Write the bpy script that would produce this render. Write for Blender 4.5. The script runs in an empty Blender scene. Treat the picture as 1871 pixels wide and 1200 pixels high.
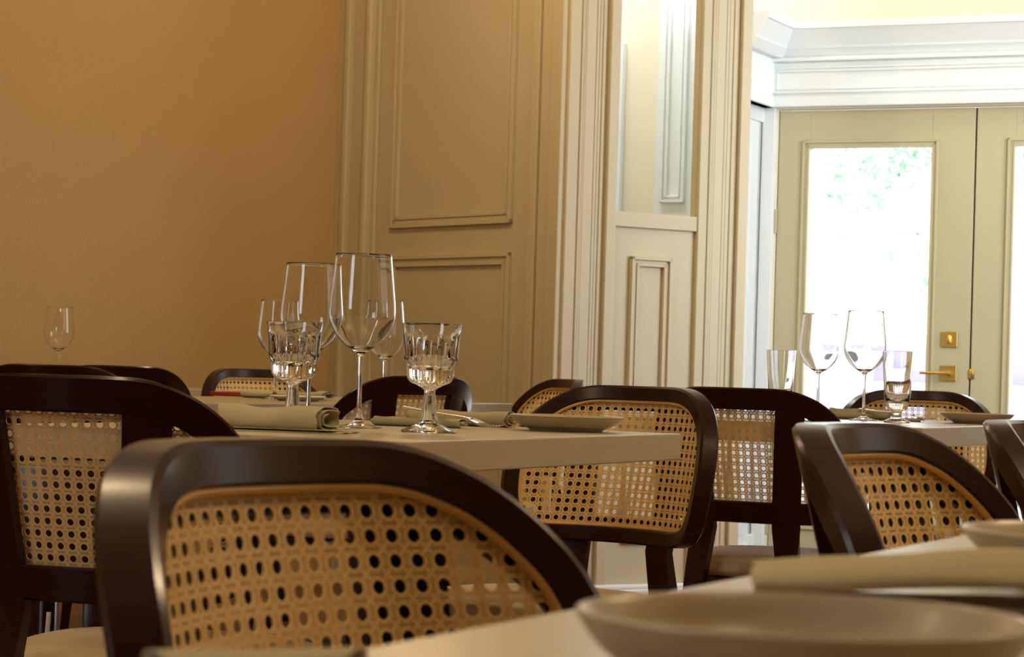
import bpy, bmesh, math, random
from mathutils import Vector, Matrix, noise
PI = math.pi
D2R = math.radians
S = bpy.context.scene
COL = S.collection

# ------------------------------------------------------------------ camera
W_, H_ = 1871, 1200
F = 4400.0
EYE = Vector((0, 0, 0.85))
PITCH = math.atan(75.0 / F)
ROLL = D2R(1.747)
fwd = Vector((0, math.cos(PITCH), math.sin(PITCH)))
r0 = Vector((1, 0, 0)); u0 = Vector((0, -math.sin(PITCH), math.cos(PITCH)))
cr = r0 * math.cos(ROLL) + u0 * math.sin(ROLL)
cu = u0 * math.cos(ROLL) - r0 * math.sin(ROLL)
cam_d = bpy.data.cameras.new('camera'); cam = bpy.data.objects.new('camera', cam_d); COL.objects.link(cam)
cam.matrix_world = Matrix(((cr.x, cu.x, -fwd.x, EYE.x), (cr.y, cu.y, -fwd.y, EYE.y), (cr.z, cu.z, -fwd.z, EYE.z), (0, 0, 0, 1)))
cam_d.sensor_width = 36.0; cam_d.lens = F / W_ * 36.0
cam_d.clip_start = 0.05; cam_d.clip_end = 300
cam_d.dof.use_dof = True; cam_d.dof.focus_distance = 4.05; cam_d.dof.aperture_fstop = 22
S.camera = cam

def ray(px, py):
    return fwd + cr * ((px - 935.5) / F) - cu * ((py - 600.0) / F)
def at(px, py, Y):
    d = ray(px, py); return EYE + d * (Y / d.y)
def atz(px, py, z):
    d = ray(px, py); return EYE + d * ((z - EYE.z) / d.z)
def hit(px, py, P, dirv):
    """point where the ray through a pixel meets the vertical plane through P along dirv"""
    n = Vector((dirv[1], -dirv[0], 0)); d = ray(px, py)
    t = (Vector((P[0], P[1], 0)) - EYE).dot(n) / d.dot(n)
    return EYE + d * t

# ------------------------------------------------------------------ world, exposure
S.view_settings.view_transform = 'Standard'; S.view_settings.look = 'None'
S.view_settings.gamma = 1; S.view_settings.use_curve_mapping = False
S.view_settings.exposure = 0.0
S.cycles.max_bounces = 10; S.cycles.transmission_bounces = 10; S.cycles.transparent_max_bounces = 12
S.cycles.diffuse_bounces = 4; S.cycles.glossy_bounces = 4
S.cycles.caustics_refractive = False; S.cycles.caustics_reflective = False
S.cycles.sample_clamp_indirect = 6.0
S.cycles.use_denoising = True
w = bpy.data.worlds.new('sky'); S.world = w; w.use_nodes = True
bg = w.node_tree.nodes['Background']; bg.inputs[0].default_value = (0.86, 0.93, 1.0, 1); bg.inputs[1].default_value = 6.0

sun_d = bpy.data.lights.new('sun', 'SUN'); sun_d.energy = 6.0; sun_d.angle = D2R(1.0); sun_d.color = (1.0, 0.96, 0.88)
sun = bpy.data.objects.new('sun', sun_d); COL.objects.link(sun)
sun.rotation_euler = Vector((-0.35, 0.55, -0.8)).to_track_quat('-Z', 'Y').to_euler()   # shines on the street, away from the room

def area(name, loc, target, sx, sy, power, color, spread=180):
    d = bpy.data.lights.new(name, 'AREA'); d.shape = 'RECTANGLE'; d.size = sx; d.size_y = sy; d.energy = power; d.color = color; d.spread = D2R(spread)
    o = bpy.data.objects.new(name, d); COL.objects.link(o); o.location = loc
    o.rotation_euler = (Vector(target) - Vector(loc)).to_track_quat('-Z', 'Y').to_euler()
    return o
DAY = (0.90, 0.96, 1.0); WARM = (1.0, 0.72, 0.42)
# area lamps as unseen daylight from the right, the entrance side and behind-left
area('daylight_entrance', (2.9, 7.6, 1.9), (1.2, 10.0, 1.5), 2.0, 2.2, 40, DAY, 110)
area('entrance_fill_light', (0.25, 9.72, 3.12), (0.25, 9.73, 0.0), .8, .6, 18, DAY)  # unseen fill lamp added to brighten the entrance and cream walls
area('daylight_right', (3.35, 4.2, 1.6), (0.0, 5.2, 0.9), 2.6, 1.8, 9, DAY)
area('daylight_back_left', (-3.3, 0.2, 1.9), (0.0, 2.5, 0.8), 1.2, 1.4, 26, DAY)
def bulb(x, y, z, p, c=WARM, r=0.05):
    d = bpy.data.lights.new('ceiling_bulb', 'POINT'); d.energy = p; d.color = c; d.shadow_soft_size = r
    o = bpy.data.objects.new('ceiling_bulb', d); COL.objects.link(o); o.location = (x, y, z)
for x, y, p in ((-2.0, 5.6, 16), (-0.30, 7.2, 35), (-0.7, 2.6, 21), (0.9, 0.8, 14), (-1.9, 1.2, 17), (2.0, 2.9, 56), (-0.9, 7.9, 9)):
    bulb(x, y, 2.75, p)
bulb(1.4, 9.0, 2.9, 4, (1.0, 0.80, 0.55))

# ------------------------------------------------------------------ materials
def mat(name, col, rough=0.5, metal=0.0, spec=0.5, nscale=None, ncol=None, namt=0.5, bump=0.0, bscale=60, coat=0.0, stretch=None, **kw):
    m = bpy.data.materials.new(name); m.use_nodes = True
    nt = m.node_tree; b = nt.nodes['Principled BSDF']
    b.inputs['Base Color'].default_value = (*col, 1); b.inputs['Roughness'].default_value = rough
    b.inputs['Metallic'].default_value = metal; b.inputs['Specular IOR Level'].default_value = spec
    if coat: b.inputs['Coat Weight'].default_value = coat; b.inputs['Coat Roughness'].default_value = 0.15
    tc = nt.nodes.new('ShaderNodeTexCoord'); vec = tc.outputs['Object']
    if stretch:
        mp = nt.nodes.new('ShaderNodeMapping'); mp.inputs['Scale'].default_value = stretch
        nt.links.new(vec, mp.inputs['Vector']); vec = mp.outputs['Vector']
    if nscale:
        n = nt.nodes.new('ShaderNodeTexNoise'); n.inputs['Scale'].default_value = nscale; n.inputs['Detail'].default_value = 5
        nt.links.new(vec, n.inputs['Vector'])
        rp = nt.nodes.new('ShaderNodeMapRange'); rp.inputs['From Min'].default_value = 0.3; rp.inputs['From Max'].default_value = 0.7
        rp.inputs['To Max'].default_value = namt
        nt.links.new(n.outputs['Fac'], rp.inputs['Value'])
        mx = nt.nodes.new('ShaderNodeMix'); mx.data_type = 'RGBA'
        mx.inputs['A'].default_value = (*col, 1); mx.inputs['B'].default_value = (*(ncol or [c * .6 for c in col]), 1)
        nt.links.new(rp.outputs['Result'], mx.inputs['Factor']); nt.links.new(mx.outputs['Result'], b.inputs['Base Color'])
    if bump:
        n2 = nt.nodes.new('ShaderNodeTexNoise'); n2.inputs['Scale'].default_value = bscale; n2.inputs['Detail'].default_value = 6
        nt.links.new(vec, n2.inputs['Vector'])
        bp = nt.nodes.new('ShaderNodeBump'); bp.inputs['Strength'].default_value = bump; bp.inputs['Distance'].default_value = 0.003
        nt.links.new(n2.outputs['Fac'], bp.inputs['Height']); nt.links.new(bp.outputs['Normal'], b.inputs['Normal'])
    for k, v in kw.items(): b.inputs[k].default_value = v
    return m
M = {}
M['plaster'] = mat('plaster', (0.52, 0.37, 0.17), 0.75, nscale=2.2, ncol=(0.48, 0.338, 0.153), namt=0.6, bump=0.6, bscale=140, spec=0.25)
M['paint'] = mat('taupe_paint', (0.57, 0.50, 0.335), 0.42, bump=0.08, bscale=30, spec=0.4, nscale=1.5, ncol=(0.55, 0.48, 0.32))
M['white'] = mat('white_paint', (0.82, 0.86, 0.87), 0.4, bump=0.05, bscale=30)
M['cream'] = mat('cream_wall', (0.86, 0.80, 0.62), 0.8, nscale=3, ncol=(0.84, 0.78, 0.60))
M['olive'] = mat('olive_door', (0.51, 0.47, 0.295), 0.5, nscale=3, ncol=(0.50, 0.46, 0.285), bump=0.05)
M['ceiling'] = mat('ceiling_white', (0.78, 0.72, 0.60), 0.8, nscale=2, ncol=(0.75, 0.69, 0.58))
M['brass'] = mat('brass', (0.83, 0.62, 0.22), 0.28, metal=1.0, nscale=30, ncol=(0.78, 0.57, 0.2))
M['dark'] = mat('dark_iron', (0.012, 0.012, 0.013), 0.45, nscale=20)
M['wood'] = mat('dark_lacquered_wood', (0.028, 0.006, 0.0045), 0.24, nscale=14, ncol=(0.012, 0.004, 0.003), namt=0.8, stretch=(1, 1, 7), spec=0.33)
M['cane'] = mat('woven_cane', (0.86, 0.62, 0.29), 0.5, nscale=45, ncol=(0.76, 0.52, 0.215), bump=0.25, bscale=300)
M['binding'] = mat('cane_binding', (0.72, 0.46, 0.17), 0.42, nscale=25, ncol=(0.64, 0.39, 0.14))
M['cushion'] = mat('beige_upholstery', (0.56, 0.46, 0.29), 0.6, nscale=12, ncol=(0.52, 0.42, 0.26), bump=0.2, bscale=250)
M['table'] = mat('greige_table_laminate', (0.48, 0.41, 0.28), 0.28, nscale=5, ncol=(0.46, 0.39, 0.265), spec=0.5)
M['plate'] = mat('taupe_stoneware', (0.47, 0.40, 0.27), 0.30, nscale=25, ncol=(0.43, 0.36, 0.24), bump=0.05)
M['napkin'] = mat('sage_linen', (0.54, 0.48, 0.31), 0.9, nscale=40, ncol=(0.50, 0.445, 0.28), bump=0.5, bscale=900, spec=0.1)
M['steel'] = mat('polished_steel', (0.75, 0.73, 0.70), 0.16, metal=1.0, nscale=30, ncol=(0.7, 0.68, 0.65))
M['red'] = mat('red_leather', (0.38, 0.03, 0.02), 0.5, nscale=25)
M['paper'] = mat('pale_paper', (0.72, 0.70, 0.58), 0.7, nscale=10, ncol=(0.68, 0.66, 0.54))
M['glint'] = mat('glint_white', (0.8, 0.8, 0.8), 0.4, nscale=20, ncol=(0.75, 0.75, 0.75))  # plain white for the strip that imitates a highlight
M['leaf'] = mat('leaf_green', (0.20, 0.31, 0.20), 0.6, nscale=1.5, ncol=(0.33, 0.42, 0.33), namt=1.0)
M['bark'] = mat('bark', (0.25, 0.2, 0.16), 0.9, nscale=8)
M['asphalt'] = mat('asphalt', (0.62, 0.62, 0.62), 0.9, nscale=5, ncol=(0.55, 0.55, 0.56))
M['carpaint'] = mat('blue_car_paint', (0.30, 0.31, 0.50), 0.3, nscale=1, ncol=(0.36, 0.36, 0.52))
M['tyre'] = mat('tyre_rubber', (0.03, 0.03, 0.03), 0.8, nscale=10)
M['house'] = mat('pale_house_front', (0.8, 0.79, 0.78), 0.8, nscale=1, ncol=(0.75, 0.74, 0.74))
M['housewin'] = mat('house_window', (0.20, 0.17, 0.28), 0.2, nscale=1)
def floor_mat():
    m = mat('wood_floor', (0.2, 0.08, 0.03), 0.35); nt = m.node_tree; b = nt.nodes['Principled BSDF']
    tc = nt.nodes.new('ShaderNodeTexCoord'); br = nt.nodes.new('ShaderNodeTexBrick')
    br.inputs['Color1'].default_value = (0.30, 0.125, 0.045, 1); br.inputs['Color2'].default_value = (0.20, 0.08, 0.032, 1); br.inputs['Mortar'].default_value = (0.05, 0.02, 0.01, 1)
    br.inputs['Scale'].default_value = 1.0; br.inputs['Brick Width'].default_value = 1.1; br.inputs['Row Height'].default_value = 0.09; br.inputs['Mortar Size'].default_value = 0.003
    no = nt.nodes.new('ShaderNodeTexNoise'); no.inputs['Scale'].default_value = 20
    mp = nt.nodes.new('ShaderNodeMapping'); mp.inputs['Scale'].default_value = (0.4, 6, 1)
    mx = nt.nodes.new('ShaderNodeMix'); mx.data_type = 'RGBA'; mx.blend_type = 'MULTIPLY'; mx.inputs['Factor'].default_value = 0.5
    nt.links.new(tc.outputs['Object'], br.inputs['Vector']); nt.links.new(tc.outputs['Object'], mp.inputs['Vector']); nt.links.new(mp.outputs['Vector'], no.inputs['Vector'])
    nt.links.new(br.outputs['Color'], mx.inputs['A']); nt.links.new(no.outputs['Color'], mx.inputs['B']); nt.links.new(mx.outputs['Result'], b.inputs['Base Color'])
    return m
M['floor'] = floor_mat()
def glass_mat(name, ior=1.5, tint=(1, 1, 1)):
    m = bpy.data.materials.new(name); m.use_nodes = True; b = m.node_tree.nodes['Principled BSDF']
    b.inputs['Base Color'].default_value = (*tint, 1); b.inputs['Roughness'].default_value = 0.0
    b.inputs['Transmission Weight'].default_value = 1.0; b.inputs['IOR'].default_value = ior
    nt = m.node_tree; n = nt.nodes.new('ShaderNodeTexNoise'); n.inputs['Scale'].default_value = 30
    mr = nt.nodes.new('ShaderNodeMapRange'); mr.inputs['To Max'].default_value = 0.02; nt.links.new(n.outputs['Fac'], mr.inputs['Value']); nt.links.new(mr.outputs['Result'], b.inputs['Roughness'])
    return m
M['glass'] = glass_mat('clear_glass', 1.5)
def pane_mat():
    m = bpy.data.materials.new('window_glass'); m.use_nodes = True; nt = m.node_tree
    for n in list(nt.nodes):
        if n.type == 'BSDF_PRINCIPLED': nt.nodes.remove(n)
    out = nt.nodes['Material Output']; t = nt.nodes.new('ShaderNodeBsdfTransparent'); g = nt.nodes.new('ShaderNodeBsdfGlossy'); g.inputs['Roughness'].default_value = 0.02
    lw = nt.nodes.new('ShaderNodeLayerWeight'); lw.inputs['Blend'].default_value = 0.15; mx = nt.nodes.new('ShaderNodeMixShader')
    t.inputs['Color'].default_value = (0.97, 0.99, 0.98, 1)
    nt.links.new(lw.outputs['Fresnel'], mx.inputs['Fac']); nt.links.new(t.outputs[0], mx.inputs[1]); nt.links.new(g.outputs[0], mx.inputs[2]); nt.links.new(mx.outputs[0], out.inputs['Surface'])
    return m
M['pane'] = pane_mat()

# ------------------------------------------------------------------ helpers
def obj(name, bm, m, parent=None, smooth=True, angle=40, fix=True):
    me = bpy.data.meshes.new(name)
    if fix: bmesh.ops.recalc_face_normals(bm, faces=bm.faces)
    if smooth:
        for f in bm.faces: f.smooth = True
        for e in bm.edges:
            if len(e.link_faces) == 2 and e.calc_face_angle(0) > D2R(angle): e.smooth = False
    bm.to_mesh(me); bm.free()
    if m: me.materials.append(m)
    o = bpy.data.objects.new(name, me); COL.objects.link(o)
    if parent: o.parent = parent
    return o
def thing(name, label, cat, loc=(0, 0, 0), rz=0, group=None):
    o = bpy.data.objects.new(name, None); COL.objects.link(o); o.location = loc; o.rotation_euler = (0, 0, rz); o.empty_display_size = 0.1
    return tag(o, label, cat, group)
def tag(o, label, cat, group=None):
    o['label'] = label; o['category'] = cat
    if group: o['group'] = group
    return o
def struct(o): o['kind'] = 'structure'; return o
def copy_tree(src, label, loc, rz=None, parent=None, group=None, scale=None):
    c = src.copy(); COL.objects.link(c)
    if parent: c.parent = parent
    else:
        c.location = loc
        if rz is not None: c.rotation_euler = (0, 0, rz)
        if label: c['label'] = label
        if group: c['group'] = group
        if scale: c.scale = scale
    for ch in src.children: copy_tree(ch, None, None, None, c)
    return c
def box(bm, c, s, rz=0, bev=0.0, seg=2):
    g = bmesh.ops.create_cube(bm, size=1)['verts']
    for v in g: v.co = Vector((v.co.x * s[0], v.co.y * s[1], v.co.z * s[2]))
    if bev:
        ed = {e for v in g for e in v.link_edges}
        r = bmesh.ops.bevel(bm, geom=list(ed), offset=bev, segments=seg, affect='EDGES', profile=0.5)
        g = list({v for f in r['faces'] for v in f.verts} | {v for v in g if v.is_valid})
    R = Matrix.Rotation(rz, 3, 'Z')
    for v in g: v.co = R @ v.co + Vector(c)
    return g
def lathe(bm, prof, n=48, mod=None, c=(0, 0, 0)):
    """closed lathe; profile (r,z) list, ends on the axis when r==0"""
    rings = []
    for k, (r, z) in enumerate(prof):
        if r < 1e-6: rings.append([bm.verts.new((c[0], c[1], c[2] + z))]); continue
        ring = []
        for i in range(n):
            a = 2 * PI * i / n; rr = r * (mod(a, r, z, k) if mod else 1)
            ring.append(bm.verts.new((c[0] + rr * math.cos(a), c[1] + rr * math.sin(a), c[2] + z)))
        rings.append(ring)
    for A, B in zip(rings, rings[1:]):
        for i in range(n):
            j = (i + 1) % n
            if len(A) == 1 and len(B) == 1: continue
            if len(A) == 1: bm.faces.new((A[0], B[i], B[j]))
            elif len(B) == 1: bm.faces.new((A[i], A[j], B[0]))
            else: bm.faces.new((A[i], A[j], B[j], B[i]))
def tube(bm, pts, r, n=8, closed=False, flat=1.0):
    pts = [Vector(p) for p in pts]; N = len(pts); rings = []
    ref = Vector((0, 0, 1))
    for i, p in enumerate(pts):
        a = pts[(i - 1) % N] if (closed or i > 0) else p; b = pts[(i + 1) % N] if (closed or i < N - 1) else p
        t = (b - a).normalized(); s = t.cross(ref)
        if s.length < 1e-3: s = t.cross(Vector((1, 0, 0)))
        s.normalize(); q = s.cross(t)
        rr = r[i] if isinstance(r, (list, tuple)) else r
        rings.append([bm.verts.new(p + s * rr * math.cos(2 * PI * k / n) + q * rr * flat * math.sin(2 * PI * k / n)) for k in range(n)])
    for i in range(N if closed else N - 1):
        A, B = rings[i], rings[(i + 1) % N]
        for k in range(n): bm.faces.new((A[k], A[(k + 1) % n], B[(k + 1) % n], B[k]))
    if not closed: bm.faces.new(rings[0][::-1]); bm.faces.new(rings[-1])
def catmull(P, n, closed=False):
    out = []; N = len(P)
    for i in range(N if closed else N - 1):
        g = (lambda k: P[k % N]) if closed else (lambda k: P[min(max(k, 0), N - 1)])
        p0, p1, p2, p3 = [Vector(g(k)) for k in (i - 1, i, i + 1, i + 2)]
        for j in range(n):
            t = j / n
            out.append(0.5 * ((2 * p1) + (p2 - p0) * t + (2 * p0 - 5 * p1 + 4 * p2 - p3) * t * t + (3 * p1 - p0 - 3 * p2 + p3) * t ** 3))
    if not closed: out.append(Vector(P[-1]))
    return out

# ------------------------------------------------------------------ the room shell
def wallmesh(name, a, b, z0, z1, m, th=0.12, kind=True, holes=()):
    """vertical slab from a to b (plan points), thickness going away from the viewer side (left of a->b)"""
    a = Vector((a[0], a[1], 0)); b = Vector((b[0], b[1], 0)); L = (b - a).length; t = (b - a) / L; n = Vector((-t.y, t.x, 0))
    bm = bmesh.new()
    xs = sorted({0.0, L, *[h[0] for h in holes], *[h[1] for h in holes]}); zs = sorted({z0, z1, *[h[2] for h in holes], *[h[3] for h in holes]})
    for i in range(len(xs) - 1):
        for j in range(len(zs) - 1):
            cx, cz = (xs[i] + xs[i + 1]) / 2, (zs[j] + zs[j + 1]) / 2
            if any(h[0] < cx < h[1] and h[2] < cz < h[3] for h in holes): continue
            c = a + t * cx + n * (th / 2)
            box(bm, (c.x, c.y, cz), (xs[i + 1] - xs[i], th, zs[j + 1] - zs[j]), math.atan2(t.y, t.x))
    bmesh.ops.remove_doubles(bm, verts=bm.verts, dist=1e-5)
    o = obj(name, bm, m, smooth=False)
    if kind: struct(o)
    return o
def slab_on(bm, P, d, s0, s1, z0, z1, out, bev=0.0, base=0.0):
    """a raised board on a vertical plane: P origin, d direction, face standing `out` towards the viewer (right side of d)"""
    d = Vector((d[0], d[1], 0)).normalized(); n = Vector((d.y, -d.x, 0))
    c = Vector((P[0], P[1], 0)) + d * ((s0 + s1) / 2) + n * (base + out / 2)
    box(bm, (c.x, c.y, (z0 + z1) / 2), (abs(s1 - s0), abs(out), z1 - z0), math.atan2(d.y, d.x), bev)
def frame_on(bm, P, d, s0, s1, z0, z1, wd, out, base=0.0):
    """a picture-frame moulding (stepped) on a vertical plane"""
    for k, (w0, w1, o) in enumerate(((0, wd * .35, out), (wd * .35, wd * .7, out * .55), (wd * .7, wd, out * .8))):
        slab_on(bm, P, d, s0 + w0, s0 + w1, z0 + w0, z1 - w0, o, 0.0015, base)
        slab_on(bm, P, d, s1 - w1, s1 - w0, z0 + w0, z1 - w0, o, 0.0015, base)
        slab_on(bm, P, d, s0 + w0, s1 - w0, z0 + w0, z0 + w1, o, 0.0015, base)
        slab_on(bm, P, d, s0 + w0, s1 - w0, z1 - w1, z1 - w0, o, 0.0015, base)
def svals(P, d, py, *pxs):
    dd = Vector((d[0], d[1], 0)).normalized(); return [(hit(px, py, P, dd) - Vector((P[0], P[1], 0))).xy.dot(dd.xy) for px in pxs]

CZ = 3.2
bm = bmesh.new(); box(bm, (0, 4.5, -0.05), (7.2, 15.6, 0.1)); struct(obj('floor', bm, M['floor'], smooth=False))
bm = bmesh.new(); box(bm, (0, 4.5, CZ + 0.05), (7.2, 15.6, 0.1)); struct(obj('ceiling', bm, M['ceiling'], smooth=False))

CORN = Vector((0.168, 8.4))                         # the outward corner between the dim and the lit joinery
DP = Vector((-0.616, 0.788)).normalized()           # panelled wall recedes to the left
DL = Vector((0.85, 0.527)).normalized()             # lit screen recedes to the right
DT = Vector((-0.903, -0.429)).normalized()          # plaster wall comes back towards the camera on the left
DD = Vector((0.904, -0.427)).normalized()           # entrance wall
# panelled wall
pend = CORN + DP * 1.40
wallmesh('wall_panelled', pend, CORN, 0, CZ, M['paint'])
sP = lambda py, *px: [x for x in svals((CORN.x, CORN.y), (-DP.x, -DP.y), py, *px)]   # negative numbers to the left of the corner
Pc, dPv = (CORN.x, CORN.y), (-DP.x, -DP.y)
bm = bmesh.new()
a, b_, c_, d_, e_ = sP(350, 1029, 1012, 990, 975, 969)
slab_on(bm, Pc, dPv, b_, 0.004, 0, CZ, 0.030, 0.004)
slab_on(bm, Pc, dPv, c_, b_ - 0.004, 0, CZ, 0.018, 0.004)
slab_on(bm, Pc, dPv, d_, c_ - 0.006, 0, CZ, 0.026, 0.004)
struct(obj('trim_1', bm, M['paint'], angle=12))
bm = bmesh.new()
x = sP(350, 636, 645, 652, 675, 684, 690)
slab_on(bm, Pc, dPv, x[0] - .12, x[0], 0, CZ, 0.02, 0.004)
slab_on(bm, Pc, dPv, x[0], x[1], 0, CZ, 0.042, 0.008)
slab_on(bm, Pc, dPv, x[1], x[3], 0, CZ, 0.016, 0.003)
slab_on(bm, Pc, dPv, x[3], x[4], 0, CZ, 0.045, 0.009)
slab_on(bm, Pc, dPv, x[4], x[5], 0, CZ, 0.015, 0.003)
struct(obj('trim_2', bm, M['paint'], angle=12))
bm = bmesh.new()
l, r = sP(380, 717, 938)
zt = hit(820, 407, Pc, Vector((*dPv, 0))).z - .012; zl = hit(830, 470, Pc, Vector((*dPv, 0))).z + .012
frame_on(bm, Pc, dPv, l, r, zt, CZ - .15, 0.044, 0.016)
frame_on(bm, Pc, dPv, l, r, 0.28, zl, 0.044, 0.016)
struct(obj('trim_3', bm, M['paint'], angle=12))
# textured wall
wallmesh('wall_left', pend + DT * 4.6, pend, 0, CZ, M['plaster'])

# lit screen: posts, half wall with a panel, opening above
sL = lambda py, *px: svals((CORN.x, CORN.y), (DL.x, DL.y), py, *px)
Lc, dL = (CORN.x, CORN.y), (DL.x, DL.y)
TH = 0.035
def post(name, x0, x1, ridges):
    bm = bmesh.new()
    slab_on(bm, Lc, dL, x0, x1, 0, CZ, TH, 0.003, -TH)
    for s0, s1, o in ridges: slab_on(bm, Lc, dL, s0, s1, 0, CZ, o, min(0.004, (s1 - s0) * .3, o * .4))
    return struct(obj(name, bm, M['paint'], angle=12))
x = sL(350, 1029, 1050, 1055, 1060, 1079, 1086, 1092, 1098, 1104, 1122)
post('trim_4', x[0], x[9], [(x[0], x[1], .018), (x[1] + .001, x[2], .022), (x[2] + .002, x[3], .016), (x[3], x[4], .013), (x[4] + .002, x[5], .009), (x[5] + .002, x[6], .005), (x[6] + .001, x[7], .009), (x[8], x[9], .019)])
y = sL(350, 1272, 1288, 1293, 1299, 1316, 1323, 1331, 1338, 1344, 1362)
post('trim_5', y[0], y[9], [(y[0], y[1], .018), (y[1] + .001, y[2], .022), (y[2] + .002, y[3], .016), (y[3], y[4], .013), (y[4] + .002, y[5], .009), (y[5] + .002, y[6], .005), (y[6] + .001, y[7], .009), (y[8], y[9], .019)])
zsill = hit(1195, 391, Lc, Vector((*dL, 0))).z; zsb = hit(1195, 418, Lc, Vector((*dL, 0))).z
bm = bmesh.new()
slab_on(bm, Lc, dL, x[9], y[0], 0, zsb + .01, TH * .8, 0.0, -TH * .9)
slab_on(bm, Lc, dL, x[9] - .0, y[0], zsb, zsill, TH + .012, 0.002, -TH)
struct(obj('wall_screen', bm, M['paint'], angle=12))
pl, pr = sL(580, 1148, 1222)
zp = hit(1185, 470, Lc, Vector((*dL, 0))).z
bm = bmesh.new()
frame_on(bm, Lc, dL, pl, pr, 0.245, zp, 0.034, 0.02, -TH * .1)
struct(obj('trim_6', bm, M['paint'], angle=12))
bm = bmesh.new()
slab_on(bm, Lc, dL, x[0] - .01, y[9] + .01, 0, 0.085, 0.035, 0.006)
slab_on(bm, Lc, dL, x[0] - .01, y[9] + .01, 0.085, 0.102, 0.028, 0.006)
struct(obj('baseboard_screen', bm, M['white'], angle=12))

# entrance wall with the double door
D0 = at(1410, 660, 10.0); Dc, dD = (D0.x, D0.y), (DD.x, DD.y); DD3 = Vector((DD.x, DD.y, 0))
zdt = hit(1590, 197, Dc, DD3).z
gap = svals(Dc, dD, 500, 1776)[0]; DW = gap
far = Vector((Dc[0], Dc[1])) - DD * 2.0; near = Vector((Dc[0], Dc[1])) + DD * 2.6
wallmesh('wall_entrance', far, near, 0, CZ, M['cream'], holes=((2.0, 2.0 + 2 * DW, 0.0, zdt),))
def leaf(name, s0, s1, hinge_left):
    z1 = zdt - .006
    if hinge_left: g0, g1 = svals(Dc, dD, 400, 1476, 1699)
    else: g0 = svals(Dc, dD, 400, 1852)[0]; g1 = s1 - svals(Dc, dD, 400, 1476)[0]
    zg = hit(1590, 269, Dc, DD3).z
    bm = bmesh.new(); th = .045; B = -.05
    slab_on(bm, Dc, dD, s0, g0, 0.006, z1, th, .002, B); slab_on(bm, Dc, dD, g1, s1, 0.006, z1, th, .002, B)
    slab_on(bm, Dc, dD, g0, g1, zg, z1, th, .002, B); slab_on(bm, Dc, dD, g0, g1, 0.006, .26, th, .002, B)
    o = struct(obj(name, bm, M['olive'], angle=12))
    bm = bmesh.new(); frame_on(bm, Dc, dD, g0 - .03, g1 + .03, .23, zg + .03, .03, .012, B + th)
    obj('glazing_bead', bm, M['olive'], o, angle=12)
    bm = bmesh.new(); slab_on(bm, Dc, dD, g0 - .001, g1 + .001, .259, zg + .001, .006, 0, B + .02)
    obj('glass_pane', bm, M['pane'], o, smooth=False)
    return o
dl = leaf('door_1', .004, DW - .004, True)
dr = leaf('door_2', DW + .004, 2 * DW - .004, False)
def plate_on(name, px, py, sz):
    s = svals(Dc, dD, py, px)[0]; z = hit(px, py, Dc, DD3).z
    bm = bmesh.new(); slab_on(bm, Dc, dD, s - sz / 2, s + sz / 2, z - sz / 2, z + sz / 2, .008, .002, -.005)
    return s, z, obj(name, bm, M['brass'], dl, angle=12)
s, z, o = plate_on('deadbolt_plate', 1735, 620, .064)
bm = bmesh.new(); slab_on(bm, Dc, dD, s - .006, s + .006, z - .017, z + .017, .018, .004, .002); tb = obj('thumb_turn', bm, M['brass'], o)
s, z, o = plate_on('handle_plate', 1733, 682, .064)
bm = bmesh.new()
nD = Vector((DD.y, -DD.x, 0)); base = Vector((Dc[0], Dc[1], 0)) + DD3 * s + Vector((0, 0, z))
tube(bm, [base, base + nD * .045], .009, 12); tube(bm, [base + nD * .045 + DD3 * .008, base + nD * .048 - DD3 * .03, base + nD * .048 - DD3 * .105], [.008, .007, .006], 10)
obj('lever_handle', bm, M['brass'], o)
bm = bmesh.new(); s = DW; slab_on(bm, Dc, dD, s - .002, s + .02, z - .02, z + .02, .005, .001, -.004); obj('strike_plate', bm, M['brass'], dr)
bm = bmesh.new(); slab_on(bm, Dc, dD, DW - .012, DW + .012, .006, zdt - .006, .01, 0, -.03); obj('weather_seal', bm, M['dark'], dr)
for zz in (1.50, .25):
    bm = bmesh.new(); slab_on(bm, Dc, dD, -.006, .006, zz - .05, zz + .05, .012, .003, -.004); obj('hinge', bm, M['olive'], dl)
# white casing, fluted pilaster, entablature
bm = bmesh.new()
pj = svals(Dc, dD, 400, 1392)[0]
slab_on(bm, Dc, dD, pj, -.006, 0, zdt + .02, .03, .003)
for k in range(5):
    q = pj - .135 + k * .027; slab_on(bm, Dc, dD, q, q + .018, .2, zdt - .04, .075, .005)
slab_on(bm, Dc, dD, pj - .145, pj - .004, 0, zdt - .0, .055, .003)
slab_on(bm, Dc, dD, pj - .155, pj + .008, zdt - .045, zdt - .01, .085, .004)
slab_on(bm, Dc, dD, pj - .165, pj + .012, 0, .2, .09, .005)
slab_on(bm, Dc, dD, -.17, pj - .004, 0, zdt, .40, .004)
slab_on(bm, Dc, dD, -.17, pj + .006, zdt - .055, zdt + .006, .415, .003)
slab_on(bm, Dc, dD, -.17, pj + .012, 0, .16, .42, .006)
for k in range(3):
    slab_on(bm, Dc, dD, pj - .02, pj - .0005, .2, zdt - .09, .08, .002, .06 + k * .11)
struct(obj('trim_7', bm, M['white'], angle=12))
zc = lambda py: hit(1590, py, Dc, DD3).z
bm = bmesh.new(); e0 = -.02; e1 = 2 * DW + .3
slab_on(bm, Dc, dD, e0, e1, zdt + .004, zc(176), .06, .003)
slab_on(bm, Dc, dD, e0, e1, zc(176), zc(112), .035, .002)
frame_on(bm, Dc, dD, svals(Dc, dD, 150, 1419)[0], 1.50, zc(170), zc(122), .02, .012, .035)
slab_on(bm, Dc, dD, e0, e1, zc(112), zc(104), .06, .004)
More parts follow.
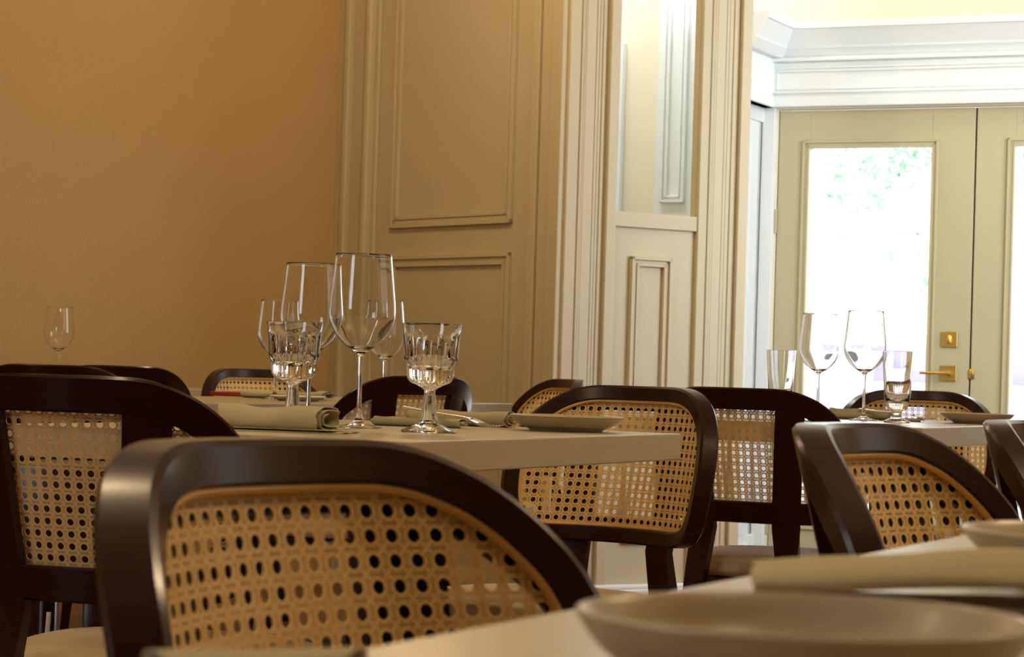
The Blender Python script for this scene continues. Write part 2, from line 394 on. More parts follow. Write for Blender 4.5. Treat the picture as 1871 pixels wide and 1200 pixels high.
# the frieze returns towards the room at the left end, and the sloping cornice is mitred into that corner
slab_on(bm, Dc, dD, -.17, -.012, zdt + .004, zc(104), .42, .003)
slab_on(bm, Dc, dD, -.17, -.004, zdt + .004, zdt + .05, .42, .003)
d3 = DD3; n3 = nD; O = Vector((Dc[0], Dc[1], 0)); zb_, zt_ = zc(104), zc(42)
lay = ((zb_, zb_ + (zt_ - zb_) * .25, .03, .06), (zb_ + (zt_ - zb_) * .25, zb_ + (zt_ - zb_) * .8, .05, .095), (zb_ + (zt_ - zb_) * .8, zt_, .105, .105))
for (z0, z1, o0, o1) in lay:
    vs = []
    for (z_, o_) in ((z0, o0), (z1, o1)):
        vs.append([bm.verts.new(O + d3 * a_ + n3 * b_ + Vector((0, 0, z_))) for a_, b_ in ((e1, o_), (o_ - .01, o_), (o_ - .01, .42), (-.17, .42), (-.17, 0), (e1, 0))])
    for k in range(6): bm.faces.new((vs[0][k], vs[0][(k + 1) % 6], vs[1][(k + 1) % 6], vs[1][k]))
    bm.faces.new(vs[0][::-1]); bm.faces.new(vs[1])
struct(obj('trim_8', bm, M['white'], angle=20))
# pilaster with a sunk panel and a white strip, seen through the opening of the screen
q0, q1, q2, q3 = svals(Dc, dD, 250, 1120, 1141, 1206, 1300)
zq = hit(1130, 80, Dc, DD3).z
bm = bmesh.new(); slab_on(bm, Dc, dD, q2, q3, 0, CZ, .05, .004); i0, i1 = svals(Dc, dD, 250, 1219, 1262)
frame_on(bm, Dc, dD, i0, i1, hit(1238, 372, Dc, DD3).z, CZ - .2, .028, .02, .05)
struct(obj('trim_9', bm, M['white'], angle=12))
bm = bmesh.new(); slab_on(bm, Dc, dD, q0 - .25, q1, 0, zq, .04, .004); struct(obj('trim_10', bm, M['white'], angle=12))
# remaining shell, outside the frame: right wall, back wall, left wall, and the wall behind the screen
wallmesh('wall_right', (3.5, near.y - .0), (3.5, -3.2), 0, CZ, M['paint'])
wallmesh('wall_back', (3.5, -3.0), (-3.5, -3.0), 0, CZ, M['paint'])
wallmesh('wall_side', (-3.5, -3.0), (-3.5, 9.0), 0, CZ, M['plaster'])
wallmesh('wall_vestibule', CORN + DP * 1.3 + Vector((.1, .1)), far + DD * .05, 0, CZ, M['cream'])
nr = near

# ------------------------------------------------------------------ outside
bm = bmesh.new(); box(bm, (6, 30, -.16), (60, 36, .1)); g_ = struct(obj('ground', bm, M['asphalt'], smooth=False))
def blobtree(label, x, y, z0, r, seed):
    t = thing('street_tree', label, 'tree', (x, y, -.11)); rnd = random.Random(seed)
    bm = bmesh.new(); tube(bm, [(0, 0, 0), (.05, 0, z0 * .6), (0, .05, z0), (.1, 0, z0 + r)], [.16, .13, .1, .04], 10); obj('trunk', bm, M['bark'], t)
    bm = bmesh.new()
    for i in range(2600):
        d = Vector((rnd.gauss(0, 1), rnd.gauss(0, 1), rnd.gauss(0, .8))).normalized() * r * rnd.uniform(.35, 1)
        c = d + Vector((0, 0, z0 + r * .8)); s = rnd.uniform(.04, .10)
        if noise.noise(c * 1.3 + Vector((seed, 0, 0))) < -.02: continue
        ax = Vector((rnd.gauss(0, 1), rnd.gauss(0, 1), rnd.gauss(0, 1))).normalized(); bx = ax.orthogonal().normalized() * s * .5; ax *= s
        bm.faces.new([bm.verts.new(c + p) for p in (-ax, bx, ax, -bx)])
    obj('crown', bm, M['leaf'], t, smooth=False, fix=False)
blobtree('leafy green street tree seen through the glass of the left door leaf', 4.0, 22.5, 2.1, 1.25, 3)
blobtree('leafy green street tree seen through the narrow strip of right door glass', 6.9, 26, 2.3, 1.4, 8)
t = thing('parked_car', 'parked blue car seen through the door glass behind the wine glasses', 'car', (3.7, 19.5, -.11), D2R(4))
bm = bmesh.new()
prof = [(-2.0, .25), (-2.05, .6), (-1.9, .82), (-1.1, .9), (-.6, 1.32), (.55, 1.36), (1.2, .95), (1.95, .8), (2.05, .5), (2.0, .25)]
A = [bm.verts.new((x, -.8, z)) for x, z in prof]; B = [bm.verts.new((x, .8, z)) for x, z in prof]
bm.faces.new(A); bm.faces.new(B[::-1])
for k in range(len(prof)): bm.faces.new((A[k], A[(k + 1) % len(prof)], B[(k + 1) % len(prof)], B[k]))
obj('car_body', bm, M['carpaint'], t, angle=25)
for wx in (-1.3, 1.25):
    for wy in (-.78, .78):
        bm = bmesh.new(); bmesh.ops.create_cone(bm, cap_ends=True, segments=28, radius1=.31, radius2=.31, depth=.2, matrix=Matrix.Translation((wx, wy, .31)) @ Matrix.Rotation(PI / 2, 4, 'X')); obj('wheel', bm, M['tyre'], t)
for (a0, a1) in ((-.95, -.05), (.02, .85)):
    bm = bmesh.new(); box(bm, ((a0 + a1) / 2, -.80, 1.1), (a1 - a0, .02, .28), 0, .008); obj('side_window', bm, M['housewin'], t)
t = thing('house', 'pale house front across the street seen through the door glass', 'building', (6, 34, -.11))
bm = bmesh.new(); box(bm, (0, 0, 2.2), (14, .4, 4.4)); obj('facade', bm, M['house'], t, smooth=False)
for k in range(5):
    bm = bmesh.new(); box(bm, (-5 + k * 1.9, -.22, 1.25), (.8, .08, .45)); obj('window', bm, M['housewin'], t, smooth=False)

# ------------------------------------------------------------------ chairs
CR = 0.30; LEAN = D2R(14); BH = 0.304; ZB = 0.531
def SP(u, v, off):
    a = u / CR; r = CR + off
    return Vector((r * math.sin(a), r * math.cos(a) + (v - BH / 2) * math.sin(LEAN), ZB + v * math.cos(LEAN)))
HB = [(0, BH), (.06, BH), (.10, BH - .0015), (.135, BH - .009), (.172, BH - .026), (.205, BH - .053), (.230, BH - .087), (.243, BH - .13), (.246, BH - .18), (.240, .075), (.226, .038), (.200, .012), (.160, .001), (.10, 0), (0, 0)]
outline = catmull(HB + [(-p[0], p[1]) for p in HB[-2:0:-1]], 5, True)
def inset(P, d):
    out = []; N = len(P)
    for i, p in enumerate(P):
        t = (P[(i + 1) % N] - P[i - 1]).normalized(); n = Vector((-t.y, t.x)) * -1
        dd = d(i) if callable(d) else d
        out.append(p + Vector((t.y, -t.x)) * dd)
    return out
def inside(P, x, y):
    c = False; N = len(P)
    for i in range(N):
        a, b = P[i], P[(i + 1) % N]
        if (a.y > y) != (b.y > y) and x < (b.x - a.x) * (y - a.y) / (b.y - a.y) + a.x: c = not c
    return c
def make_chair(label):
    t = thing('dining_chair', label, 'chair', (0, 0, 0), 0)
    # bent frame
    FW = .029
    def wr(i):
        p = outline[i]; n = inset(outline, .01)[i] - p
        return .030 + .019 * abs(n.y) / .01
    wrs = [wr(i) for i in range(len(outline))]
    prof = [(0.004, -.012), (FW - .003, -.012), (FW, -.009), (FW, .006), ('w', .006), ('w', .019), ('w2', .022), (.004, .022), (0, .018), (0, -.008)]
    bm = bmesh.new(); rings = []
    ins = [inset(outline, (lambda i, q=q: (wrs[i] if q[0] == 'w' else wrs[i] - .003) if isinstance(q[0], str) else q[0])) for q in prof]
    for i in range(len(outline)): rings.append([bm.verts.new(SP(ins[k][i].x, ins[k][i].y, q[1])) for k, q in enumerate(prof)])
    N = len(rings); K = len(prof)
    for i in range(N):
        for k in range(K): bm.faces.new((rings[i][k], rings[i][(k + 1) % K], rings[(i + 1) % N][(k + 1) % K], rings[(i + 1) % N][k]))
    obj('back_frame', bm, M['wood'], t, angle=22)
    # woven cane
    inn = inset(outline, FW - .002); p = .0165; bm = bmesh.new(); T = .0011
    def quad(pts):
        if not all(inside(inn, q[0], q[1]) for q in pts): return
        f = [bm.verts.new(SP(q[0], q[1], -.001)) for q in pts]; b = [bm.verts.new(SP(q[0], q[1], -.001 + T)) for q in pts]
        bm.faces.new(f[::-1]); bm.faces.new(b)
        for k in range(4): bm.faces.new((f[k], f[(k + 1) % 4], b[(k + 1) % 4], b[k]))
    ri, ro = .295 * p, .425 * p
    for i in range(-17, 18):
        for j in range(0, 21):
            cx, cy = i * p, (j + .55) * p
            for k in range(8):
                a0, a1 = (k + .5) * PI / 4, (k + 1.5) * PI / 4
                quad([(cx + r * math.cos(a), cy + r * math.sin(a)) for r, a in ((ri, a0), (ro, a0), (ro, a1), (ri, a1))])
            for sg in (-1, 1):
                for s0 in (-.5, -.17, .17):
                    s1 = s0 + .34 if s0 < .1 else .5
                    quad([(cx + s0 * p, cy + sg * .41 * p), (cx + s1 * p, cy + sg * .41 * p), (cx + s1 * p, cy + sg * .475 * p), (cx + s0 * p, cy + sg * .475 * p)])
                    quad([(cx + sg * .41 * p, cy + s0 * p), (cx + sg * .41 * p, cy + s1 * p), (cx + sg * .475 * p, cy + s1 * p), (cx + sg * .475 * p, cy + s0 * p)])
            for sx in (-1, 1):
                for sy in (-1, 1):
                    h = .05 * p
                    quad([(cx + sx * .27 * p - h * sx, cy + sy * .27 * p + h * sy), (cx + sx * .5 * p - h * sx, cy + sy * .5 * p + h * sy), (cx + sx * .5 * p + h * sx, cy + sy * .5 * p - h * sy), (cx + sx * .27 * p + h * sx, cy + sy * .27 * p - h * sy)])
    cp = obj('cane_panel', bm, M['cane'], t, smooth=False, fix=True)
    bm = bmesh.new(); tube(bm, [SP(q.x, q.y, -.0055) for q in inset(outline, FW + .002)], .0036, 8, closed=True)
    obj('cane_binding', bm, M['binding'], cp)
    # rear legs run up behind the cane
    for s in (-1, 1):
        bm = bmesh.new(); secs = []
        foot = Vector((s * .145, .315, 0)); hip = SP(s * .094, -.02, .014)
        def floorsec(f, wx, wy):
            q = foot.lerp(hip, f); row = []
            for g in (-1, -.5, 0, .5, 1): row.append((q.x + g * wx / 2, q.y - wy / 2, q.z))
            for g in (1, .5, 0, -.5, -1): row.append((q.x + g * wx / 2, q.y + wy / 2, q.z))
            return row
        for f, wx, wy in ((0, .024, .024), (.3, .031, .028), (.6, .038, .031), (.85, .046, .031)): secs.append(floorsec(f, wx, wy))
        for v in (-.012, .02, .06, .11, .16, .21, .25, BH - .022):
            k = max(0, min(1, v / BH)); ua, ub = .063 + .023 * k, .121 + .025 * k; off0, off1 = .0065, .0215
            if v > BH - .03: off0, off1 = .009, .017
            us = [ua + (ub - ua) * g for g in (0, .25, .5, .75, 1)]
            if s < 0: us = [-u_ for u_ in us[::-1]]
            secs.append([tuple(SP(u_, v, off0)) for u_ in us] + [tuple(SP(u_, v, off1)) for u_ in us[::-1]])
        rr = [[bm.verts.new(q) for q in sec] for sec in secs]; K = 10
        for A, B in zip(rr, rr[1:]):
            for k in range(K): bm.faces.new((A[k], A[(k + 1) % K], B[(k + 1) % K], B[k]))
        bm.faces.new(rr[0][::-1]); bm.faces.new(rr[-1])
        obj('leg', bm, M['wood'], t, angle=50)
    for s in (-1, 1):
        bm = bmesh.new(); a = Vector((s * .185, -.185, 0)); b = Vector((s * .165, -.155, .402)); rr = []
        for f, r in ((0, .013), (.4, .016), (.8, .021), (1, .023)):
            q = a.lerp(b, f); rr.append([bm.verts.new(q + Vector((r * math.copysign(abs(math.cos(k * PI / 6)) ** .6, math.cos(k * PI / 6)), r * math.copysign(abs(math.sin(k * PI / 6)) ** .6, math.sin(k * PI / 6)), 0))) for k in range(12)])
        for A, B in zip(rr, rr[1:]):
            for k in range(12): bm.faces.new((A[k], A[(k + 1) % 12], B[(k + 1) % 12], B[k]))
        bm.faces.new(rr[0][::-1]); bm.faces.new(rr[-1])
        obj('leg', bm, M['wood'], t, angle=60)
    def seat_ring(rx, ry, n=64, e=2.8):
        out = []
        for k in range(n):
            a = 2 * PI * k / n; c, s_ = math.cos(a), math.sin(a)
            x = rx * math.copysign(abs(c) ** (2 / e), c); y = ry * math.copysign(abs(s_) ** (2 / e), s_)
            x *= 1 - .12 * (y / ry + 1) / 2
            out.append((x, y - .005))
        return out
    def stack(layers, m, name):
        bm = bmesh.new(); rr = []
        for f, z in layers: rr.append([bm.verts.new((x * f, (y + .005) * f - .005, z)) for x, y in seat_ring(.225, .218)])
        for A, B in zip(rr, rr[1:]):
            for k in range(64): bm.faces.new((A[k], A[(k + 1) % 64], B[(k + 1) % 64], B[k]))
        bm.faces.new(rr[0][::-1]); bm.faces.new(rr[-1]); return obj(name, bm, m, t, angle=60)
    stack([(.93, .362), (.95, .365), (.95, .402), (.94, .4045)], M['wood'], 'seat_frame')
    stack([(.95, .405), (.99, .41), (1.0, .422), (.995, .436), (.97, .445), (.90, .450), (.6, .453), (.2, .454)], M['cushion'], 'seat')
    return t
R = math.radians
# (label, centre x, centre y, compass angle of the backrest from +Y clockwise, height scale)
GRP = None
chairs = [
 ('dark cane-back chair in the foreground, biggest in view, left of the shallow plate', .1265, 1.265, -56, .973),
 ('dark cane-back chair at the near left, seen from behind', -.487, 3.39, 195, 1.0),
 ('dark cane-back chair facing left behind the right end of the goblet table', .059, 4.32, 35, 1.0),
 ('dark chair seen from behind, left of the wine glasses before the door', .633, 5.52, 205, 1.0),
 ('dark cane-back chair at right with its outer side showing, in front of the far table', .598, 2.05, -62, .981),
 ('dark chair cut off by the right picture edge beside the far table', .933, 2.9, -62, .975),
 ('dark cane-back chair facing the room directly in front of the green double door', 1.115, 6.50, 6, 1.0),
 ('dark chair with wrapped back standing behind the goblets in the middle of the room', -.43, 6.35, 140, 1.0),
 ('cane-back chair with pale glossy top rail by the plaster wall behind the red menu', -.66, 7.6, -35, 1.0),
 ('dark chair mostly hidden behind the left corner of the chair at the goblet table', -.13, 7.3, 70, 1.0),
 ('dark chair far back at the left picture edge, only its top rail showing', -1.25, 6.74, 176, 1.0),
 ('dark chair furthest back at left by the plaster wall, end of its rail showing', -1.25, 7.62, 168, 1.0),
]
chair0 = None
for lab, cx, cy, beta, zs in chairs:
    if chair0 is None:
        chair0 = make_chair(lab); c = chair0; c.location = (cx, cy, 0); c.rotation_euler = (0, 0, -R(beta)); c.scale = (1, 1, zs)
    else: c = copy_tree(chair0, lab, (cx, cy, 0), -R(beta), scale=(1, 1, zs))
    c['group'] = 'cane-back dining chairs'

# ------------------------------------------------------------------ tables
U = Vector((.429, .903)); Nn = Vector((-.903, .429)); RZ = math.atan2(.903, .429)
def table(label, P, u0, u1, w):
    """P = point on the near long edge; long axis U from u0 to u1, width w along Nn"""
    L = u1 - u0; c = Vector(P) + U * ((u0 + u1) / 2) + Nn * (w / 2)
    t = thing('dining_table', label, 'table', (c.x, c.y, 0), RZ)
    bm = bmesh.new(); box(bm, (0, 0, .75 - .0223), (L, w, .0446), 0, .0022); obj('tabletop', bm, M['table'], t, angle=12)
    px = L / 2 - .22 if L > 1.25 else 0
    for x in ((-px, px) if px else (0,)):
        bm = bmesh.new(); lathe(bm, [(0, .03), (.06, .03), (.045, .06), (.032, .1), (.032, .66), (.05, .69), (.1, .70), (.1, .705), (0, .705)], 24, c=(x, 0, 0)); colm = obj('column', bm, M['dark'], t)
        for a in range(4):
            bm = bmesh.new(); an = a * PI / 2 + PI / 4; d = Vector((math.cos(an), math.sin(an), 0))
            tube(bm, [Vector((x, 0, .055)), Vector((x, 0, .045)) + d * .15, Vector((x, 0, .022)) + d * .28, Vector((x, 0, .012)) + d * .30], [.024, .02, .014, .010], 8); obj('foot', bm, M['dark'], colm)
    return t
def tableN(label, P, u0, u1, w): return table(label, P, u0, u1, w)
# the nearest table lies on the camera side of its far edge, so its width goes the other way
c0 = Vector((-.0178, .921)) - Nn * .62
tableN('greige table nearest the camera, carrying the large shallow plate at the bottom', c0, -.30, 1.25, .62)
tableN('greige table with the crystal goblets and tall wine glasses, middle of the view', (.012, 3.506), -.345, .657, .65)
tableN('greige table in front of the door, carrying two wine glasses and footed tumblers', (.90, 5.25), 0, 1.13, .72)
tableN('greige table by the plaster wall, carrying the red menu', (-.1, 6.9), -1.45, .25, .58)
t4 = thing('dining_table', 'small greige table far back at left by the plaster wall', 'table', (-1.34, 8.45, 0), D2R(4))
bm = bmesh.new(); box(bm, (0, 0, .75 - .0223), (.9, .5, .0446), 0, .002); obj('tabletop', bm, M['table'], t4, angle=12)
bm = bmesh.new(); lathe(bm, [(0, .0), (.16, .0), (.16, .012), (.045, .04), (.032, .1), (.032, .66), (.05, .69), (.1, .70), (.1, .705), (0, .705)], 24); obj('column', bm, M['dark'], t4)

# ------------------------------------------------------------------ glassware
def wine_glass(label, loc, h=.275, group=None, parts=True):
    k = h / .275
    outer = [(0, 0), (.036, 0), (.038, .0012), (.037, .0024), (.022, .0045), (.010, .009), (.0055, .018), (.0040, .035), (.0036, .07), (.0038, .105), (.0055, .116), (.012, .122), (.026, .131), (.040, .145), (.0495, .163), (.0535, .180), (.0530, .198), (.0505, .222), (.0475, .250), (.0450, .275)]
    sm = [Vector(p) for p in outer[:5]] + catmull([Vector(p) for p in outer[4:]], 4)[1:]
    inner = [(max(r - .0008 - .0022 * max(0, min(1, (.175 - z) / .05)), 0), z) for r, z in [(p.x, p.y) for p in sm] if z > .128][::-1]
    prof = [(p.x, p.y) for p in sm] + [(.0447, .2757)] + inner + [(0, .1275)]
    bm = bmesh.new(); lathe(bm, [(r * k, z * k) for r, z in prof], 56); o = obj('wine_glass', bm, M['glass'], None, angle=70)
    o.location = loc; tag(o, label, 'wine glass', group); return o
def goblet(label, loc, group=None):
    prof_o = [(0, 0), (.040, 0), (.0425, .0015), (.041, .0035), (.027, .009), (.016, .0145), (.0135, .020), (.0125, .026), (.0110, .040), (.0095, .052), (.0085, .060), (.0100, .066), (.020, .072), (.030, .076), (.0345, .081), (.0362, .087), (.0368, .094), (.0376, .100), (.0408, .107), (.0422, .125), (.0432, .145), (.0450, .158), (.0460, .166)]
    prof_i = [(.0446, .1663), (.0425, .155), (.0405, .135), (.0375, .115), (.030, .103), (.018, .096), (0, .094)]
    def mod(a, r, z, k):
        if k >= len(prof_o): return 1 + (.012 * math.cos(14 * a) if .10 < z < .13 else 0)
        c = abs(math.cos(6 * a))
        if .100 <= z <= .150: return 1 - .085 * (1 - c) * math.sin(PI * (z - .098) / .056) ** .7
        if .076 <= z < .100: return 1 - .055 * (1 - abs(math.sin(9 * a)))
        if .012 < z < .066: return 1 - .10 * (1 - abs(math.cos(4 * a)))
        if .003 < z <= .012: return 1 - .05 * (1 - abs(math.cos(4 * a)))
        return 1
    sm = [Vector(p) for p in prof_o[:4]] + catmull([Vector(p) for p in prof_o[3:]], 3)[1:]
    prof_o = [(p.x, p.y) for p in sm]; 
    bm = bmesh.new(); lathe(bm, prof_o + prof_i, 112, mod); o = obj('goblet', bm, M['glass'], None, angle=14)
    o.location = loc; tag(o, label, 'goblet', group); return o
def footed_tumbler(label, loc):
    outer = [(0, 0), (.030, 0), (.032, .0015), (.031, .004), (.020, .009), (.012, .014), (.0105, .020), (.013, .027), (.021, .032), (.0255, .038), (.029, .050), (.032, .07), (.034, .10), (.0365, .14), (.0385, .172)]
    inner = [(.0370, .1725), (.0350, .14), (.0322, .10), (.0295, .072), (.025, .056), (.015, .049), (0, .047)]
    sm = [Vector(p) for p in outer[:4]] + catmull([Vector(p) for p in outer[3:]], 3)[1:]
    bm = bmesh.new(); lathe(bm, [(p.x, p.y) for p in sm] + inner, 48); o = obj('footed_tumbler', bm, M['glass'], None, angle=60)
    o.location = loc; tag(o, label, 'glass', 'footed tumblers'); return o
ZT = .7501
def on(px, py): p = atz(px, py, ZT); return (p.x, p.y, ZT)
def ond(px, Y):
    p = at(px, 780, Y); return (p.x, p.y, ZT)
G = 'wine glasses'
wine_glass('tallest wine glass, in front, standing between the two crystal goblets', on(655, 781), .276, G)
wine_glass('second wine glass, standing behind the left crystal goblet and the folded napkin', ond(562, 4.06), .268, G)
goblet('crystal goblet at right, its whole foot on the table', on(783, 790), 'crystal goblets')
goblet('crystal goblet at left, its foot hidden behind the big folded napkin', ond(533, 3.92), 'crystal goblets')
wine_glass('small distant wine glass whose bowl shows just right of the tallest wine glass', ond(699, 6.35), .27, G)
wine_glass('distant wine glass whose bowl edge shows just left of the left goblet', ond(500, 6.6), .27, G)
wine_glass('single faint wine glass standing far back at left before the plaster wall', (at(107, 640, 8.42).x, 8.42, ZT), .27, G)
wine_glass('left wine glass of the pair in front of the door glass', ond(1493, 6.22), .268, G)
wine_glass('right wine glass of the pair in front of the door glass', ond(1577, 5.98), .272, G)
footed_tumbler('footed tumbler at left, half hidden behind the dark chair seen from behind', ond(1424, 6.32))
footed_tumbler('footed tumbler at right, beside the fork in front of the door', ond(1638, 5.82))

# ------------------------------------------------------------------ plates
def plate(name, label, loc, R_=.095, h=.026, cat='plate'):
    k = R_ / .095
    prof = [(0, .003), (.052, .003), (.056, 0), (.060, 0), (.064, .004), (.078, .010), (.089, .0185), (.0935, .0245), (.095, .0262), (.0945, .0275), (.0925, .0275), (.089, .024), (.082, .0155), (.072, .010), (.055, .0075), (0, .007)]
    sm = catmull([Vector(p) for p in prof], 3)
    bm = bmesh.new(); lathe(bm, [(max(p.x, 0) * k, p.y * h / .0275) for p in sm[:-1]] + [(0, .007 * h / .0275)], 96)
    bmesh.ops.remove_doubles(bm, verts=bm.verts, dist=1e-6)
    o = obj(name, bm, M['plate'], None, angle=60); o.location = loc; return tag(o, label, cat, 'stoneware plates')
plate('plate', 'shallow taupe plate at the right end of the goblet table', (ond(1034, 4.02)[0], 4.02, ZT), .095)
p = atz(1470, 1122, .7755); plate('plate', 'shallow taupe plate in the foreground, largest in view at the bottom', (p.x, p.y, ZT), .0725, .0255)
plate('plate', 'shallow taupe plate in front of the green door, beside the fork', (1.168, 6.02, ZT), .092)
p = atz(2090, 968, .778); plate('plate', 'plate cut off by the right picture edge on the nearest table', (p.x, p.y, ZT), .092, .0265)

# ------------------------------------------------------------------ napkins
def napkin(label, loc, rz, L=.2, Wd=.1, h=.03, seed=1, turns=2.3, flap=0.0, sag=.12, group='folded sage napkins'):
    """cloth folded over and over: a flattened spiral section running along local x, open at both ends"""
    th = .0013; prof = []; NT = int(26 * turns)
    for k in range(NT + 1):
        a = -PI / 2 - 2 * PI * k / 26 * -1; f = k / 26.0; sh = th * 3.4 * f
        c, q = math.cos(a), math.sin(a); e = 2 / 3.2
        y = (Wd / 2 - sh * 1.8) * math.copysign(abs(c) ** e, c) * -1; z = h / 2 + (h / 2 - sh) * math.copysign(abs(q) ** (e * 1.1), q)
        prof.append((y, z))
    NX = 34; bm = bmesh.new(); grid = []
    for i in range(NX + 1):
        fx = i / NX; x = -L / 2 + L * fx; row = []
        for n_, (y, z) in enumerate(prof):
            hs = 1 - sag * math.sin(PI * fx) * (1 if z > h * .4 else 0) + .22 * noise.noise(Vector((x * 14, y * 9, seed)))
            zz = z * hs + .0025 * noise.noise(Vector((x * 40, y * 30, seed + 5))) * (z / h)
            yy = y * (1 + .08 * noise.noise(Vector((x * 12, z * 40, seed + 9)))) + .005 * math.sin(x * 22 + seed)
            xx = x + (.010 * noise.noise(Vector((y * 22, z * 60, seed))) + (n_ / NT - .5) * .012) * (1 if fx > .5 else -1) * abs(2 * fx - 1) ** 2
            row.append(bm.verts.new((xx, yy, max(zz, .0004))))
        grid.append(row)
    for A, B in zip(grid, grid[1:]):
        for k in range(len(prof) - 1): bm.faces.new((A[k], A[k + 1], B[k + 1], B[k]))
    if flap:
        for lay in range(2):
            g2 = []
            for i in range(15):
                x = -L * .3 + (L * .8 + flap - lay * .012) * i / 14
                g2.append([bm.verts.new((x, (j / 8 - .5) * Wd * .92 + .004 * math.sin(x * 30 + lay), .0015 + lay * .004 + max(0, (x - L * .45)) * .05 * math.sin(j * .8 + lay) ** 2)) for j in range(9)])
            for A, B in zip(g2, g2[1:]):
                for k in range(8): bm.faces.new((A[k], A[k + 1], B[k + 1], B[k]))
    bmesh.ops.recalc_face_normals(bm, faces=bm.faces)
    bmesh.ops.solidify(bm, geom=bm.faces[:], thickness=th)
    zmin = min(v.co.z for v in bm.verts)
    for v in bm.verts: v.co.z -= zmin
    o = obj('napkin', bm, M['napkin'], None, angle=50); o.location = loc; o.rotation_euler = (0, 0, rz)
    return tag(o, label, 'napkin', group)
napkin('large loosely folded sage napkin at the left end of the goblet table', (-.338, 3.52, ZT), R(-14), .165, .10, .041, 3, 2.4, .03)
napkin('flat folded sage napkin lying in front of its neighbour, behind the right goblet', (-.150, 4.03, ZT), R(-14), .155, .05, .018, 5, 1.7)
napkin('long folded sage napkin behind the right goblet, its end near the plate', (-.080, 4.20, ZT), R(-14), .18, .09, .030, 8, 2.3)
napkin('folded sage napkin behind the wine glass on the table in front of the door', (.895, 6.17, ZT), R(-12), .16, .08, .028, 11, 1.9)
def open_napkin(label, loc, rz, L, Wd, h, seed):
    """half-opened fold: flat under layers and a bulging top layer whose mouth faces the front"""
    bm = bmesh.new(); NX = 40; grid = []
    for i in range(NX + 1):
        fx = i / NX; x = -L / 2 + L * fx; row = []
        lift = .35 + .65 * math.sin(PI * min(1, fx * .62 + .12)) ; droop = .62 - .50 * fx
        P = []
        for j in range(12): f = j / 11; P.append((-Wd * .42 + Wd * .9 * f, .0012))
        for j in range(1, 5): a = PI * j / 5; P.append((Wd * .48 + .004 * math.sin(a), .0035 - .0023 * math.cos(a)))
        for j in range(12): f = j / 11; P.append((Wd * .48 - Wd * .93 * f, .006 + .002 * math.sin(PI * f) * lift + .004 * f * f * (1 - fx)))
        Q = []
        for j in range(15): f = j / 14; Q.append((Wd * .5 - Wd * 1.0 * f, .008 + (h - .008) * lift * math.sin(PI * (.18 + .60 * f)) ** .7))
        zl = Q[-1][1]
        for j in range(1, 7): a = j / 6; Q.append((-Wd * .5 - .006 * math.sin(PI * a * .8), zl - (zl - .009) * a * min(1, droop + .15)))
        for k, (y, z) in enumerate(P + Q):
            row.append(bm.verts.new((x + .006 * noise.noise(Vector((y * 25, z * 80, seed))) * abs(2 * fx - 1), y * (1 + .07 * noise.noise(Vector((x * 14, k * .05, seed)))) + .004 * math.sin(x * 24), z * (1 + .14 * noise.noise(Vector((x * 16, y * 14, seed + 3)))))))
        grid.append(row)
    nP = 28
    for A, B in zip(grid, grid[1:]):
        for k in range(len(A) - 1):
            if k == nP - 1: continue
            bm.faces.new((A[k], A[k + 1], B[k + 1], B[k]))
    bmesh.ops.recalc_face_normals(bm, faces=bm.faces); bmesh.ops.solidify(bm, geom=bm.faces[:], thickness=.0013)
    zmin = min(v.co.z for v in bm.verts)
    for v in bm.verts: v.co.z -= zmin
    o = obj('napkin', bm, M['napkin'], None, angle=50); o.location = loc; o.rotation_euler = (0, 0, rz)
    return tag(o, label, 'napkin', 'folded sage napkins')
open_napkin('large dark-creased sage napkin behind the biggest foreground plate', (.193, 1.045, ZT), R(-6), .168, .085, .029, 14)
napkin('blurred folded napkin at the bottom edge behind the foreground chair back', (-.078, .768, ZT), R(8), .062, .04, .012, 17, 1.3)
napkin('small folded napkin under the fork in front of the door', (1.0, 6.05, ZT), R(-14), .075, .06, .012, 21, 1.3)
napkin('pale folded napkin behind the red menu on the table by the plaster wall', (-.62, 6.70, ZT), R(-10), .24, .12, .024, 24, 1.8)

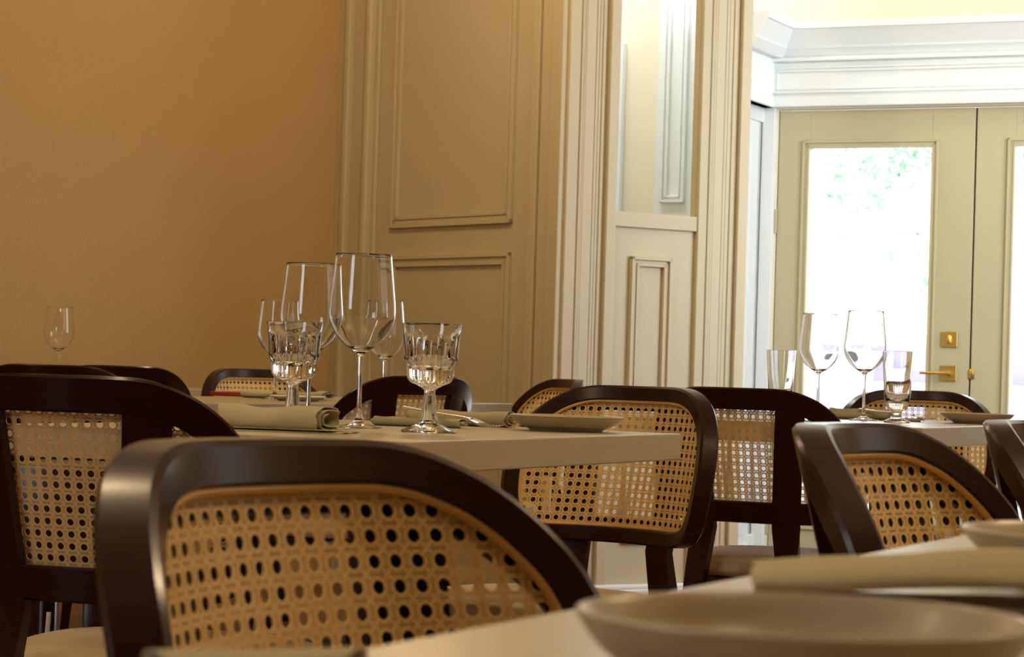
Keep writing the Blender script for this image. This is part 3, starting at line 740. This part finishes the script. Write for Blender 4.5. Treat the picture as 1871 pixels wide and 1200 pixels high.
# ------------------------------------------------------------------ cutlery, menu, papers
def fork(label, loc, rz, tilt=0.0):
    t = thing('fork', label, 'fork', loc, 0, 'forks'); t.rotation_euler = (0, tilt, rz)
    bm = bmesh.new(); tube(bm, [(-.12, 0, .003), (-.08, 0, .0035), (-.02, 0, .006), (.02, 0, .008), (.035, 0, .007)], [.0075, .0065, .004, .0035, .006], 10, flat=.32); obj('handle', bm, M['steel'], t)
    bm = bmesh.new()
    pts = [(.03, .004, .0075), (.04, .011, .0055), (.05, .0125, .0035), (.056, .0125, .0025)]
    vt = []
    for x, hw, z in pts: vt.append([bm.verts.new((x, y, z + zz)) for y, zz in ((-hw, 0), (0, -.0012), (hw, 0), (hw, .0015), (0, .0003), (-hw, .0015))])
    for A, B in zip(vt, vt[1:]):
        for k in range(6): bm.faces.new((A[k], A[(k + 1) % 6], B[(k + 1) % 6], B[k]))
    bm.faces.new(vt[0][::-1]); bm.faces.new(vt[-1]); obj('head', bm, M['steel'], t)
    for k in range(4):
        y = -.0108 + k * .0072; bm = bmesh.new(); tube(bm, [(.054, y, .003), (.07, y, .0015), (.085, y, .003), (.094, y, .0065)], [.0017, .0015, .0013, .0008], 6); obj('tine', bm, M['steel'], t)
    return t
pn = on(893, 786); fork('steel fork leaning on the end of the napkin beside the right goblet', (pn[0] - .055, pn[1] + .05, ZT + .014), R(-42), R(7))
fork('steel fork lying on a folded napkin in front of the door', (.985, 6.06, ZT + .013), R(-38), R(5))
bm = bmesh.new(); box(bm, (0, 0, .006), (.145, .17, .012), 0, .002); o = obj('menu', bm, M['red'], None); pm = on(437, 724); o.location = (pm[0], pm[1] + .05, ZT); o.rotation_euler = (0, 0, R(-6)); tag(o, 'closed red menu lying on the table by the plaster wall', 'menu')
bm = bmesh.new(); lathe(bm, [(0, 0), (.05, 0), (.075, .012), (.07, .014), (.045, .004), (0, .004)], 40); o = obj('saucer', bm, M['paper'], None); o.location = (at(545, 720, 6.35).x, 6.35, ZT); tag(o, 'pale saucer on the table by the plaster wall, behind the left goblet', 'saucer')

# ------------------------------------------------------------------ stand and added glint strip at lower left
t = thing('serving_stand', 'dark wooden stand mostly hidden behind the near left chair, its legs showing', 'stand', (-.775, 4.32, 0), 0)
bm = bmesh.new(); box(bm, (0, 0, .55), (.17, .20, .22), 0, .006); obj('body', bm, M['wood'], t)
for sx in (-1, 1):
    for sy in (-1, 1):
        bm = bmesh.new(); box(bm, (sx * .060, sy * .075, .22), (.044, .04, .44), 0, .004); obj('leg', bm, M['wood'], t)
bm = bmesh.new(); q = at(90, 1100, 3.95); tube(bm, [(q.x - .012, q.y, .0), (q.x - .006, q.y, .3), (q.x, q.y, .43)], .004, 8); tag(obj('glint', bm, M['glint'], None), 'thin white strip added as a glint beside the leg of the near left chair', 'glint')  # thin white tube stands in for a bright highlight on the leg edge
